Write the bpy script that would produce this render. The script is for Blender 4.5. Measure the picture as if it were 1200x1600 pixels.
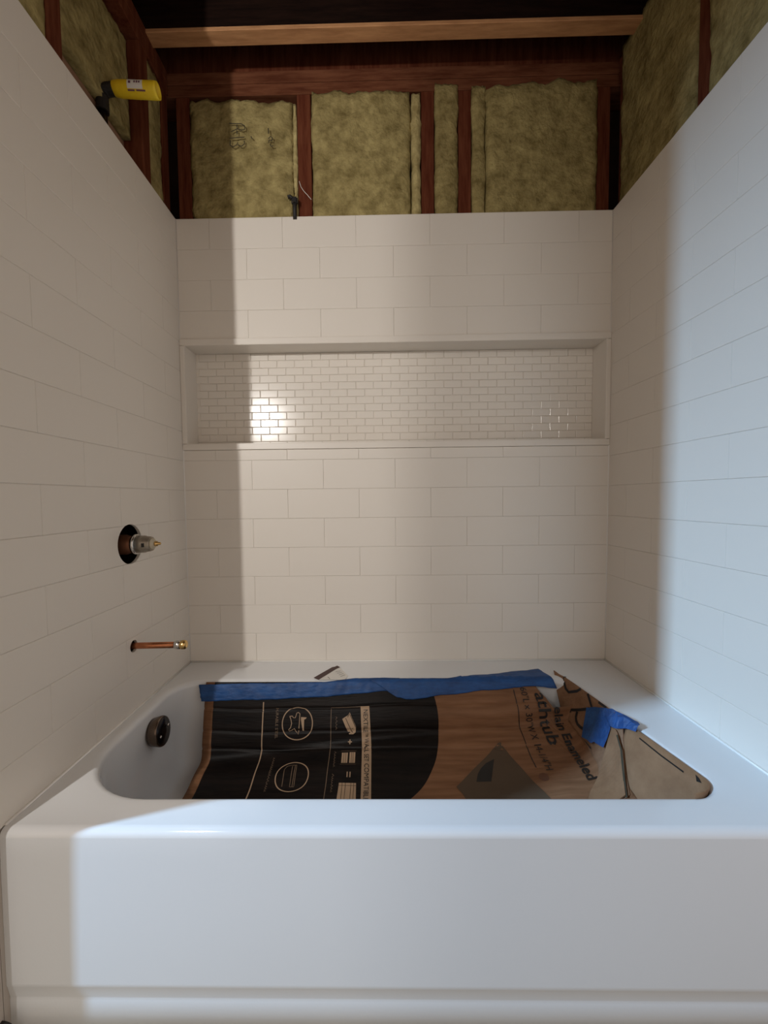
import bpy, bmesh, math, random
from mathutils import Vector, Matrix, noise

random.seed(7)
SC = bpy.context.scene
COLL = SC.collection
for o in list(bpy.data.objects): bpy.data.objects.remove(o, do_unlink=True)

# ---------------------------------------------------------------- camera (ultra-wide phone lens)
cam_d = bpy.data.cameras.new('camera'); cam = bpy.data.objects.new('camera', cam_d); COLL.objects.link(cam)
SC.camera = cam
_yaw, _pitch, _roll, _f = 0.0147, -0.0485, -0.0111, 626.3
_fw = Vector((-math.sin(_yaw)*math.cos(_pitch), math.cos(_yaw)*math.cos(_pitch), math.sin(_pitch)))
_r0 = Vector((math.cos(_yaw), math.sin(_yaw), 0)); _u0 = _r0.cross(_fw)
_r = _r0*math.cos(_roll) + _u0*math.sin(_roll); _u = -_r0*math.sin(_roll) + _u0*math.cos(_roll)
cam.matrix_world = Matrix(((_r.x, _u.x, -_fw.x, 0.6664), (_r.y, _u.y, -_fw.y, -1.3912), (_r.z, _u.z, -_fw.z, 0.9364), (0, 0, 0, 1)))
cam_d.sensor_fit = 'VERTICAL'; cam_d.sensor_height = 36; cam_d.sensor_width = 27
cam_d.lens = _f/1600*36
cam_d.shift_x = 21.39/1600; cam_d.shift_y = 9.24/1600
cam_d.clip_start = 0.02

# ---------------------------------------------------------------- world: dim warm room light all round
wd = bpy.data.worlds.new('world'); SC.world = wd; wd.use_nodes = True
bg = wd.node_tree.nodes['Background']; bg.inputs[0].default_value = (1.0, 0.83, 0.69, 1); bg.inputs[1].default_value = 0.57

# cool daylight: a patch of sky outside the window in the wall to the left (window_1)
sky_l = bpy.data.lights.new('daylight', 'AREA'); sky_l.shape = 'RECTANGLE'; sky_l.size = 0.15; sky_l.size_y = 0.9
sky_l.energy = 235; sky_l.color = (0.42, 0.69, 1.0)
sky_o = bpy.data.objects.new('daylight', sky_l); COLL.objects.link(sky_o)
sky_o.location = (-3.0, -1.765, 2.45)
sky_o.rotation_euler = (Vector((0.9, -0.45, 0.5)) - Vector(sky_o.location)).to_track_quat('-Z', 'Y').to_euler()

SC.view_settings.view_transform = 'Standard'; SC.view_settings.look = 'None'
SC.view_settings.exposure = 0.0; SC.view_settings.gamma = 1.0; SC.view_settings.use_curve_mapping = False

# ---------------------------------------------------------------- materials
def mat(name, col, rough=0.5, metal=0.0, spec=0.5, col2=None, nscale=8.0, stretch=(1, 1, 1), detail=6.0, bump=0.0, bscale=None, bdist=0.01, lo=0.35, hi=0.65):
    m = bpy.data.materials.new(name); m.use_nodes = True
    nt = m.node_tree; b = nt.nodes['Principled BSDF']
    b.inputs['Base Color'].default_value = (*col, 1); b.inputs['Roughness'].default_value = rough
    b.inputs['Metallic'].default_value = metal; b.inputs['Specular IOR Level'].default_value = spec
    if col2 is not None or bump:
        tc = nt.nodes.new('ShaderNodeTexCoord'); mp = nt.nodes.new('ShaderNodeMapping'); mp.inputs['Scale'].default_value = stretch
        geo = nt.nodes.new('ShaderNodeNewGeometry'); nt.links.new(geo.outputs['Position'], mp.inputs['Vector'])
        if col2 is not None:
            n = nt.nodes.new('ShaderNodeTexNoise'); n.inputs['Scale'].default_value = nscale; n.inputs['Detail'].default_value = detail
            n.inputs['Roughness'].default_value = 0.65
            nt.links.new(mp.outputs[0], n.inputs['Vector'])
            r = nt.nodes.new('ShaderNodeValToRGB'); r.color_ramp.elements[0].position = lo; r.color_ramp.elements[1].position = hi
            r.color_ramp.elements[0].color = (*col, 1); r.color_ramp.elements[1].color = (*col2, 1)
            nt.links.new(n.outputs['Fac'], r.inputs[0]); nt.links.new(r.outputs[0], b.inputs['Base Color'])
        if bump:
            n2 = nt.nodes.new('ShaderNodeTexNoise'); n2.inputs['Scale'].default_value = bscale or nscale; n2.inputs['Detail'].default_value = 4
            nt.links.new(mp.outputs[0], n2.inputs['Vector'])
            bp = nt.nodes.new('ShaderNodeBump'); bp.inputs['Strength'].default_value = bump; bp.inputs['Distance'].default_value = bdist
            nt.links.new(n2.outputs['Fac'], bp.inputs['Height']); nt.links.new(bp.outputs[0], b.inputs['Normal'])
    return m

M = {}
M['tile'] = mat('tile_white', (0.80, 0.752, 0.685), 0.42, spec=0.4, bump=0.05, bscale=420, bdist=0.002)
M['mosaic'] = mat('mosaic_white', (0.80, 0.752, 0.685), 0.19, spec=0.5)
M['grout'] = mat('grout', (0.74, 0.69, 0.62), 0.7)
M['trimw'] = mat('trim_white', (0.80, 0.752, 0.685), 0.35)
M['caulk'] = mat('caulk', (0.86, 0.84, 0.80), 0.3)
M['enamel'] = mat('enamel', (0.82, 0.83, 0.84), 0.10, spec=0.5, bump=0.03, bscale=260, bdist=0.001)
M['apron'] = mat('enamel_apron', (0.78, 0.80, 0.82), 0.30, spec=0.45, bump=0.06, bscale=220, bdist=0.002)
M['stud'] = mat('old_stud_wood', (0.085, 0.018, 0.008), 0.85, spec=0.12, col2=(0.16, 0.050, 0.024), nscale=9, stretch=(6, 6, 0.7), bump=0.3, bdist=0.004)
M['plate'] = mat('old_plate_wood', (0.095, 0.028, 0.013), 0.85, spec=0.12, col2=(0.19, 0.072, 0.036), nscale=9, stretch=(0.8, 6, 6), bump=0.3, bdist=0.004)
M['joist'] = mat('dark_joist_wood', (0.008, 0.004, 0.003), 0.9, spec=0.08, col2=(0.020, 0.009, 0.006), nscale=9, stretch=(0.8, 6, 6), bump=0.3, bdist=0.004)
M['strip'] = mat('bare_strip_wood', (0.42, 0.20, 0.085), 0.8, col2=(0.60, 0.31, 0.14), nscale=10, stretch=(1, 7, 7), bump=0.2, bdist=0.003)
M['block'] = mat('blocking_wood', (0.20, 0.105, 0.06), 0.8, col2=(0.36, 0.20, 0.125), nscale=10, stretch=(6, 1, 6), bump=0.2, bdist=0.003)
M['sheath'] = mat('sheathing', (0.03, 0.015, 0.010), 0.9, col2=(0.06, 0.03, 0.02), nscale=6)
M['batt'] = mat('mineral_wool', (0.13, 0.095, 0.032), 0.95, spec=0.1, col2=(0.47, 0.385, 0.17), nscale=22, detail=10, bump=0.9, bscale=60, bdist=0.010, lo=0.25, hi=0.72)
M['batt2'] = mat('mineral_wool_pale', (0.26, 0.20, 0.08), 0.95, spec=0.1, col2=(0.62, 0.52, 0.25), nscale=28, detail=10, bump=0.9, bscale=60, bdist=0.010, lo=0.25, hi=0.72)
M['ink'] = mat('black_ink', (0.010, 0.008, 0.007), 0.45)
M['inkfaint'] = mat('faint_ink', (0.05, 0.040, 0.022), 0.9)
M['tan'] = mat('tan_print', (0.44, 0.30, 0.19), 0.6)
M['tandim'] = mat('dim_tan_print', (0.20, 0.135, 0.085), 0.6)
M['gray'] = mat('grey_brown_print', (0.095, 0.060, 0.034), 0.7)
M['stain'] = mat('stain', (0.15, 0.065, 0.035), 0.8)
M['kraft'] = mat('kraft', (0.21, 0.105, 0.052), 0.75, col2=(0.29, 0.155, 0.082), nscale=7, stretch=(1, 5, 5), bump=0.25, bscale=40, bdist=0.003)
M['kraftpale'] = mat('kraft_inside', (0.21, 0.105, 0.048), 0.75, col2=(0.32, 0.175, 0.088), nscale=9, bump=0.3, bscale=30, bdist=0.003)
M['tape'] = mat('blue_tape', (0.007, 0.050, 0.18), 0.55, col2=(0.014, 0.090, 0.30), nscale=14, stretch=(1, 3, 3), bump=0.5, bscale=45, bdist=0.003)
M['paper'] = mat('white_paper', (0.78, 0.75, 0.70), 0.6)
M['brown'] = mat('brown_print', (0.055, 0.018, 0.015), 0.5)
M['copper'] = mat('copper', (0.62, 0.25, 0.12), 0.32, 0.95, col2=(0.42, 0.15, 0.07), nscale=30)
M['copperdark'] = mat('dull_copper', (0.20, 0.085, 0.045), 0.5, 0.7)
M['brass'] = mat('brass', (0.70, 0.46, 0.18), 0.25, 1.0)
M['zinc'] = mat('worn_zinc', (0.42, 0.38, 0.32), 0.42, 0.85, col2=(0.28, 0.24, 0.19), nscale=40)
M['chrome'] = mat('chrome', (0.62, 0.60, 0.57), 0.15, 1.0)
M['bronze'] = mat('dark_bronze', (0.16, 0.115, 0.085), 0.25, 0.9)
M['bronzeface'] = mat('black_bronze', (0.018, 0.014, 0.013), 0.22, 0.6)
M['plasticw'] = mat('ivory_plastic', (0.60, 0.53, 0.40), 0.5)
M['iron'] = mat('black_iron', (0.012, 0.010, 0.010), 0.6)
M['yellow'] = mat('yellow_plastic', (0.80, 0.52, 0.015), 0.4, col2=(0.92, 0.70, 0.03), nscale=12)
M['purple'] = mat('purple_ink', (0.16, 0.06, 0.10), 0.5)
M['drywall'] = mat('drywall', (0.52, 0.47, 0.43), 0.9)
M['subfloor'] = mat('subfloor', (0.30, 0.21, 0.13), 0.85, col2=(0.42, 0.31, 0.20), nscale=6)

# big sheet: black print over kraft; UV holds metres along the sheet (X, distance down)
def sheet_material():
    m = bpy.data.materials.new('printed_kraft'); m.use_nodes = True; nt = m.node_tree; b = nt.nodes['Principled BSDF']
    N = nt.nodes.new; L = nt.links.new
    uv = N('ShaderNodeUVMap'); uv.uv_map = 'metres'; sp = N('ShaderNodeSeparateXYZ'); L(uv.outputs[0], sp.inputs[0])
    def mth(op, a, c):
        n = N('ShaderNodeMath'); n.operation = op
        for i, v in enumerate((a, c)):
            if isinstance(v, (int, float)): n.inputs[i].default_value = v
            else: L(v, n.inputs[i])
        return n.outputs[0]
    dx = mth('SUBTRACT', sp.outputs[0], 0.529); dy = mth('SUBTRACT', sp.outputs[1], 0.127)
    r2 = mth('ADD', mth('MULTIPLY', dx, dx), mth('MULTIPLY', dy, dy))
    disc = mth('LESS_THAN', r2, 0.3195**2)
    left = mth('MULTIPLY', mth('LESS_THAN', sp.outputs[0], 0.529), mth('GREATER_THAN', sp.outputs[0], 0.149))
    mask = mth('MAXIMUM', disc, left); mask = mth('MULTIPLY', mask, mth('GREATER_THAN', sp.outputs[0], 0.149))
    n1 = N('ShaderNodeTexNoise'); n1.inputs['Scale'].default_value = 9; n1.inputs['Detail'].default_value = 8
    mp = N('ShaderNodeMapping'); mp.inputs['Scale'].default_value = (0.8, 7, 1); L(uv.outputs[0], mp.inputs[0]); L(mp.outputs[0], n1.inputs['Vector'])
    kr = N('ShaderNodeValToRGB'); kr.color_ramp.elements[0].position = 0.3; kr.color_ramp.elements[1].position = 0.7
    kr.color_ramp.elements[0].color = (0.19, 0.088, 0.042, 1); kr.color_ramp.elements[1].color = (0.29, 0.145, 0.074, 1); L(n1.outputs[0], kr.inputs[0])
    bk = N('ShaderNodeValToRGB'); bk.color_ramp.elements[0].position = 0.35; bk.color_ramp.elements[1].position = 0.75
    bk.color_ramp.elements[0].color = (0.004, 0.003, 0.003, 1); bk.color_ramp.elements[1].color = (0.014, 0.009, 0.007, 1); L(n1.outputs[0], bk.inputs[0])
    mx = N('ShaderNodeMix'); mx.data_type = 'RGBA'; L(mask, mx.inputs[0]); L(kr.outputs[0], mx.inputs[6]); L(bk.outputs[0], mx.inputs[7])
    L(mx.outputs[2], b.inputs['Base Color']); b.inputs['Roughness'].default_value = 0.5; b.inputs['Specular IOR Level'].default_value = 0.2
    bp = N('ShaderNodeBump'); bp.inputs['Strength'].default_value = 0.2; bp.inputs['Distance'].default_value = 0.004
    n2 = N('ShaderNodeTexNoise'); n2.inputs['Scale'].default_value = 30; L(mp.outputs[0], n2.inputs['Vector']); L(n2.outputs[0], bp.inputs['Height']); L(bp.outputs[0], b.inputs['Normal'])
    return m
M['sheet'] = sheet_material()

# ---------------------------------------------------------------- mesh helpers
def finish(bm, name, m, parent=None, smooth=False, mods=None):
    me = bpy.data.meshes.new(name); bmesh.ops.recalc_face_normals(bm, faces=bm.faces) if not getattr(bm, 'keepn', False) else None
    bm.to_mesh(me); bm.free()
    return link(me, name, m, parent, smooth)
def link(me, name, m, parent=None, smooth=False):
    o = bpy.data.objects.new(name, me); COLL.objects.link(o)
    if m and not me.materials: me.materials.append(m if not isinstance(m, str) else M[m])
    if smooth:
        for p in me.polygons: p.use_smooth = True
    if parent: o.parent = parent
    return o
def empty(name, loc=(0, 0, 0)):
    o = bpy.data.objects.new(name, None); COLL.objects.link(o); o.location = loc; o.empty_display_size = 0.05
    return o
def tag(o, label=None, cat=None, group=None, kind=None):
    if label: o['label'] = label
    if cat: o['category'] = cat
    if group: o['group'] = group
    if kind: o['kind'] = kind
    return o
def keep_parent(o, parent):
    """parent while the mesh stays at its world place"""
    o.parent = parent; o.matrix_parent_inverse = Matrix.Translation(parent.location).inverted(); return o
def bbox(bm, x0, x1, y0, y1, z0, z1):
    v = [bm.verts.new((x, y, z)) for x in (x0, x1) for y in (y0, y1) for z in (z0, z1)]
    for f in ((0, 1, 3, 2), (4, 6, 7, 5), (0, 4, 5, 1), (2, 3, 7, 6), (0, 2, 6, 4), (1, 5, 7, 3)): bm.faces.new([v[i] for i in f])
    return v
def box(name, x0, x1, y0, y1, z0, z1, m, parent=None, bevel=0.0, seg=1):
    bm = bmesh.new(); bbox(bm, x0, x1, y0, y1, z0, z1)
    if bevel: bmesh.ops.bevel(bm, geom=bm.edges[:], offset=bevel, segments=seg, affect='EDGES', profile=0.5)
    return finish(bm, name, m, parent)
def lathe(bm, prof, axis_o, axis_d, n=28, cap=True):
    """prof: list of (distance along axis, radius)"""
    d = Vector(axis_d).normalized(); a = d.orthogonal().normalized(); b = d.cross(a); o = Vector(axis_o)
    rings = []
    for (t, r) in prof:
        rings.append([bm.verts.new(o + d*t + (a*math.cos(2*math.pi*i/n) + b*math.sin(2*math.pi*i/n))*r) for i in range(n)])
    for R0, R1 in zip(rings, rings[1:]):
        for i in range(n): bm.faces.new((R0[i], R0[(i+1) % n], R1[(i+1) % n], R1[i]))
    if cap:
        bm.faces.new(rings[0][::-1]); bm.faces.new(rings[-1])
def lathe_obj(name, prof, o, d, m, parent=None, n=28, smooth=True):
    bm = bmesh.new(); lathe(bm, prof, o, d, n); ob = finish(bm, name, m, parent)
    if smooth:
        me = ob.data
        for p in me.polygons: p.use_smooth = len(p.vertices) == 4
    return ob
def tube(bm, pts, r, n=10):
    pts = [Vector(p) for p in pts]; rings = []
    up = Vector((0.3, 0.2, 0.93))
    for i, p in enumerate(pts):
        t = (pts[min(i+1, len(pts)-1)] - pts[max(i-1, 0)]).normalized()
        a = t.cross(up); a = a.normalized() if a.length > 1e-4 else t.orthogonal().normalized(); b = t.cross(a)
        rings.append([bm.verts.new(p + (a*math.cos(2*math.pi*k/n) + b*math.sin(2*math.pi*k/n))*r) for k in range(n)])
    for A, B in zip(rings, rings[1:]):
        for k in range(n): bm.faces.new((A[k], A[(k+1) % n], B[(k+1) % n], B[k]))
    bm.faces.new(rings[0][::-1]); bm.faces.new(rings[-1])

# ---------------------------------------------------------------- surfaces of the cardboard
W, ZR, ROW, COL = 1.464, 0.362, 0.1016, 0.248
ZT = ZR + 15*ROW

def lerp(a, b, t): return a + (b - a)*t
def clamp(v, a, b): return max(a, min(b, v))

def sheet_profile(X):
    """(Y, z) polyline of the big cardboard sheet at one X: down the back of the basin, then bent forward."""
    k = X - 0.32
    yb, zb = -0.203 - 0.018*k, 0.163 + 0.117*k
    zc = 0.134 + 0.104*k
    pts = [(-0.146, 0.369), (-0.158, 0.345), (yb + 0.004, zb + 0.045), (yb, zb), (-0.325, zc), (-0.44, zc - 0.018), (-0.60, zc - 0.03)]
    dense = []
    for (a, b) in zip(pts[:-1], pts[1:]):
        n = max(2, int(math.hypot(b[0]-a[0], b[1]-a[1])/0.006))
        dense += [(lerp(a[0], b[0], i/n), lerp(a[1], b[1], i/n)) for i in range(n)]
    dense.append(pts[-1])
    for _ in range(7):
        dense = [dense[0]] + [((p[0]+2*q[0]+r[0])/4, (p[1]+2*q[1]+r[1])/4) for p, q, r in zip(dense, dense[1:], dense[2:])] + [dense[-1]]
    return dense

_prof = {}
def sheet(X, s):
    """point of the big sheet at X, s metres down from its top edge"""
    key = round(X, 3)
    if key not in _prof:
        d = sheet_profile(key); acc = [0.0]
        for p, q in zip(d, d[1:]): acc.append(acc[-1] + math.hypot(q[0]-p[0], q[1]-p[1]))
        _prof[key] = (d, acc)
    d, acc = _prof[key]
    s2 = clamp(s, 0, acc[-1] - 1e-6)
    lo, hi = 0, len(acc) - 1
    while hi - lo > 1:
        m = (lo + hi)//2
        if acc[m] <= s2: lo = m
        else: hi = m
    t = (s2 - acc[lo])/(acc[lo+1] - acc[lo])
    y, z = lerp(d[lo][0], d[lo+1][0], t), lerp(d[lo][1], d[lo+1][1], t)
    # flute creases run along X
    z += 0.0016*math.sin(s*70 + X*1.5)*min(1, s/0.05) + 0.003*math.sin(X*9 + s*11)*min(1, s/0.08)
    for s0 in (0.078 - 0.02*(X - 0.85), 0.146 - 0.01*(X - 0.85), 0.205):
        g = math.exp(-((s - s0 - 0.0015*math.sin(X*23 + s0*90))/0.0032)**2)*0.0028
        y += g; z -= g
    if X > 1.08:                                    # the sheet climbs the end of the basin
        zc = corner(end_x(y) - X, y)[2] - 0.004
        d = zc - z; w = 0.012
        if y < -0.19: z += (d + math.sqrt(d*d + w*w))/2*clamp((-0.19 - y)/0.03, 0, 1)*clamp((X - 1.08)/0.05, 0, 1)
    return (X, y, z)

def end_x(Y):
    """X of the tub rim edge at the sloping end"""
    x = 1.262 + (-0.20 - Y)*0.155
    if Y < -0.60:
        q = clamp((-0.60 - Y)/0.042, 0, 1)
        x = end_x(-0.60) - 0.075*(1 - math.sqrt(max(0, 1 - q*q)))
    return x

def corner(e, Y):
    """point of the corner cardboard: e metres in from the rim edge"""
    if e < 0: z = 0.368
    else: z = 0.368 - 0.165*(1 - math.exp(-e/0.045))*clamp((-0.105 - Y)/0.075, 0, 1)
    z += 0.0022*math.sin(Y*38 + e*30)*clamp(e/0.03, 0, 1)
    return (end_x(Y) - e, Y, z)

# ---------------------------------------------------------------- tiles: chamfered, recessed joints
_tiles = {}
def tile_mesh(w, h, gap, cham, depth, vx=0.55):
    """tile centred on 0 in the local XZ plane, face at y=0 looking to -y"""
    key = (round(w, 4), round(h, 4), gap, cham, depth, vx)
    if key in _tiles: return _tiles[key]
    a, b = w/2 - gap/2, h/2 - gap/2
    bm = bmesh.new()
    L = [[bm.verts.new((sx*(a - i*vx), y, sz*(b - i))) for sx, sz in ((-1, -1), (1, -1), (1, 1), (-1, 1))] for i, y in ((0, depth), (0, cham*0.6), (cham, 0))]
    for P, Q in zip(L, L[1:]):
        for k in range(4): bm.faces.new((P[k], P[(k+1) % 4], Q[(k+1) % 4], Q[k]))
    bm.faces.new(L[-1]); bm.faces.new(L[0][::-1])
    bmesh.ops.recalc_face_normals(bm, faces=bm.faces)
    me = bpy.data.meshes.new('tile'); bm.to_mesh(me); bm.free(); _tiles[key] = me
    return me
def spans(a, b, first, pitch):
    """split a..b at first + k*pitch"""
    k = math.ceil((a - first)/pitch - 1e-6); cuts = [a]
    while first + k*pitch < b - 1e-6:
        c = first + k*pitch
        if c > a + 1e-6: cuts.append(c)
        k += 1
    cuts.append(b)
    return [(p, q) for p, q in zip(cuts, cuts[1:]) if q - p > 0.012]
def cut_holes(me, cutters):
    """mesh minus cylinders, for the tiles and the panel pierced by the plumbing"""
    o = bpy.data.objects.new('tmp', me.copy()); COLL.objects.link(o); tmp = []
    for (c, r) in cutters:
        bm = bmesh.new(); lathe(bm, [(-0.05, r), (0.05, r)], c, (1, 0, 0), 40); bmesh.ops.recalc_face_normals(bm, faces=bm.faces)
        cm = bpy.data.meshes.new('cut'); bm.to_mesh(cm); bm.free()
        co = bpy.data.objects.new('cut', cm); COLL.objects.link(co); tmp.append(co)
        md = o.modifiers.new('b', 'BOOLEAN'); md.operation = 'DIFFERENCE'; md.object = co; md.solver = 'EXACT'
    dg = bpy.context.evaluated_depsgraph_get(); dg.update()
    out = bpy.data.meshes.new_from_object(o.evaluated_get(dg))
    for t in tmp + [o]: bpy.data.objects.remove(t, do_unlink=True)
    return out

DEPTH = 0.004
HOLES = [((0.0, -0.319, 0.820), 0.054), ((0.0, -0.322, 0.540), 0.0165)]
NZ0, NZ1, NI0, NI1 = 1.109, 1.487, 1.131, 1.465          # niche trim outside, inside
NX0, NX1, NDEP = 0.017, W - 0.016, 0.080
YF = -0.735                                             # front end of the tiled side panels
YE = -0.770                                             # front end of the side walls

# ---------------------------------------------------------------- wall_back
bm = bmesh.new()
bbox(bm, -0.015, W + 0.015, DEPTH, 0.016, 0.30, NI0); bbox(bm, -0.015, W + 0.015, DEPTH, 0.016, NI1, ZT)
bbox(bm, -0.015, NX0, DEPTH, 0.016, NI0, NI1); bbox(bm, NX1, W + 0.015, DEPTH, 0.016, NI0, NI1)
wall_back = tag(finish(bm, 'wall_back', 'grout'), 'back wall of the alcove: white subway tile below open studs', kind='structure')
def put_tile(me, loc, rz, parent, m='tile', name='tile'):
    o = bpy.data.objects.new(name, me); COLL.objects.link(o)
    if not me.materials: me.materials.append(M[m])
    o.location = loc; o.rotation_euler = (0, 0, rz); o.parent = parent
    return o
for r in range(15):                                     # rows counted from the top
    z1, z0 = ZT - r*ROW, ZT - (r + 1)*ROW
    if r == 3: z0 = NZ1
    if 4 <= r <= 6: continue
    if r == 7: z1 = NZ1*0 + NZ0
    first = 0.360 if (r in (0, 2, 7) or (r > 7 and r % 2 == 1)) else 0.485
    for a, b in spans(0.0, W, first, COL):
        put_tile(tile_mesh(b - a, z1 - z0, 0.0004, 0.0013, DEPTH), ((a + b)/2, 0, (z0 + z1)/2), 0, wall_back)
# niche
for nm, x0, x1, z0, z1 in (('niche_trim', 0.0, W, NI1, NZ1), ('niche_trim', 0.0, W, NZ0, NI0), ('niche_trim', 0.0, NX0, NI0, NI1), ('niche_trim', NX1, W, NI0, NI1)):
    box(nm, x0 + 0.0004, x1 - 0.0004, -0.0055, 0.004, z0 + 0.0006, z1 - 0.0006, 'trimw', wall_back, 0.0014, 2)
bm = bmesh.new(); T = 0.006
bbox(bm, NX0 - T, NX1 + T, -0.0045, NDEP + T, NI1 - 0.0004, NI1 + T); bbox(bm, NX0 - T, NX1 + T, -0.0045, NDEP + T, NI0 - T, NI0 + 0.0004)
bbox(bm, NX0 - T, NX0 + 0.0004, -0.0045, NDEP + T, NI0, NI1); bbox(bm, NX1 - 0.0004, NX1 + T, -0.0045, NDEP + T, NI0, NI1)
bbox(bm, NX0, NX1, NDEP + 0.0028, NDEP + T, NI0, NI1)
lining = finish(bm, 'niche_lining', 'trimw', wall_back)
MW, MH = 0.0634, 0.0264
zr = 1.227 - 4*MH; k = 0; cand = []
while zr < NI1 - 0.004:
    lo, hi = max(zr, NI0), min(zr + MH, NI1)
    if hi - lo > 0.006:
        for a, b in spans(NX0, NX1, 0.218 + (0 if k % 2 == 0 else MW/2), MW): cand.append((a, b, lo, hi))
    zr += MH; k += 1
cand.sort(key=lambda c: -((c[1]-c[0])*(c[3]-c[2])*10 + (1.5 - c[0])*0.002))
for a, b, lo, hi in cand[:300]:
    put_tile(tile_mesh(round(b - a, 3), round(hi - lo, 3), 0.0010, 0.0016, 0.003, 1.0), ((a + b)/2, NDEP, (lo + hi)/2), 0, lining, 'mosaic', 'mosaic_tile')
if len(cand) > 300:
    bm = bmesh.new()
    for a, b, lo, hi in cand[300:]:
        vs = bbox(bm, a + 0.0011, b - 0.0011, NDEP, NDEP + 0.003, lo + 0.0011, hi - 0.0011)
    tag(finish(bm, 'mosaic_tile_rest', 'mosaic', lining), kind='stuff')

# ---------------------------------------------------------------- wall_left, wall_right
bm = bmesh.new(); bbox(bm, -0.008, -DEPTH, YF, 0.004, 0.30, ZT); bmesh.ops.recalc_face_normals(bm, faces=bm.faces)
me = bpy.data.meshes.new('wall_left'); bm.to_mesh(me); bm.free(); me = cut_holes(me, HOLES)
wall_left = tag(link(me, 'wall_left', 'grout'), 'plumbing wall with white subway tile on the left', kind='structure')
wall_right = tag(box('wall_right', W + DEPTH, W + 0.016, YF, 0.004, 0.30, ZT, 'grout'), 'white subway tile wall on the right', kind='structure')
for r in range(15):                                     # rows counted from the tub
    z0, z1 = ZR + r*ROW, ZR + (r + 1)*ROW
    for a, b in spans(YF, 0.0, -0.602 if r % 2 else -0.478, COL):
        me = tile_mesh(b - a, ROW, 0.0004, 0.0013, DEPTH); yc, zc = (a + b)/2, (z0 + z1)/2
        hit = [h for h in HOLES if a - h[1] < h[0][1] < b + h[1] and z0 - h[1] < h[0][2] < z1 + h[1]]
        if hit:
            tmp = me.copy(); tmp.transform(Matrix.Translation((0, yc, zc)) @ Matrix.Rotation(math.pi/2, 4, 'Z')); tmp.update()
            link(cut_holes(tmp, hit), 'tile', 'tile', wall_left)
        else: put_tile(me, (0, yc, zc), math.pi/2, wall_left)
    for a, b in spans(YF, 0.0, -0.348 if r % 2 else -0.468, COL):
        put_tile(tile_mesh(b - a, ROW, 0.0004, 0.0013, DEPTH), (W, (a + b)/2, (z0 + z1)/2), -math.pi/2, wall_right)

# framing: studs, plates, sheathing behind (parts of the walls)
def stud(parent, x0, x1, y0, y1, z0, z1, m='stud', name='stud'): return box(name, x0, x1, y0, y1, z0, z1, m, parent, 0.002)
PZ = 2.294
for x0, x1 in ((0.004, 0.050), (0.414, 0.460), (0.831, 0.874), (0.955, 0.998), (1.418, 1.460)): stud(wall_back, x0, x1, 0.018, 0.107, 1.2 if x0 > 5 else ZT - 0.02, PZ)
stud(wall_back, -0.11, W + 0.11, 0.017, 0.106, PZ, PZ + 0.037, 'plate', 'top_plate')
stud(wall_back, -0.11, W + 0.11, 0.015, 0.104, PZ + 0.037, PZ + 0.075, 'plate', 'top_plate')
stud(wall_back, -0.11, W + 0.11, 0.030, 0.068, PZ + 0.076, PZ + 0.215, 'stud', 'rim_joist')
box('sheathing', -0.13, W + 0.13, 0.110, 0.122, 0.0, 2.55, 'sheath', wall_back)
for wl, xa, xb, sh in ((wall_left, -0.107, -0.018, -0.122), (wall_right, W + 0.018, W + 0.107, W + 0.110)):
    ys = ((-0.505, -0.463), (-0.155, -0.112), (-0.036, 0.004), (YE, YE + 0.038)) if wl is wall_left else ((-0.365, -0.325), (-0.035, 0.004), (YE, YE + 0.038))
    for y0, y1 in ys: stud(wl, xa, xb, y0, y1, ZT - 0.03 if y0 > YE else 0.0, PZ)
    stud(wl, xa, xb, YE, 0.013, PZ, PZ + 0.037, 'stud', 'top_plate'); stud(wl, xa, xb, YE, 0.011, PZ + 0.0375, PZ + 0.075, 'stud', 'top_plate')
    box('sheathing', sh, sh + 0.012, YE, 0.107, 0.0, 2.55, 'sheath', wl)
    x0, x1 = (-0.017, 0.0) if wl is wall_left else (W, W + 0.017)
    box('drywall_edge', x0, x1, YE, YF - 0.0005, -0.03, PZ + 0.07, 'drywall', wl, 0.001)
    box('wallboard', x0, x1 - 0.0003 if wl is wall_left else x1, YF, -0.5, -0.03, 0.355, 'drywall', wl)
stud(wall_left, -0.107, -0.072, -0.462, -0.156, ZT - 0.02, 2.005, 'block', 'blocking')
stud(wall_left, -0.100, -0.066, -0.462, -0.156, 2.12, 2.16, 'block', 'blocking')

# ---------------------------------------------------------------- ceiling: dark joists under the roof deck
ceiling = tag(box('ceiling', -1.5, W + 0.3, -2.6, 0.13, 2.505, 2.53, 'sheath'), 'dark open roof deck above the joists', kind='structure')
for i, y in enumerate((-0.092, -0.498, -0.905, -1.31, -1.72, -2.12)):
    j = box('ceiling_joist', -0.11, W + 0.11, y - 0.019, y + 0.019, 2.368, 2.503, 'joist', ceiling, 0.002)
    box('nailing_strip', -0.10, W + 0.10, y - 0.023, y + 0.021, 2.356, 2.3675, 'strip', j, 0.0015)
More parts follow.
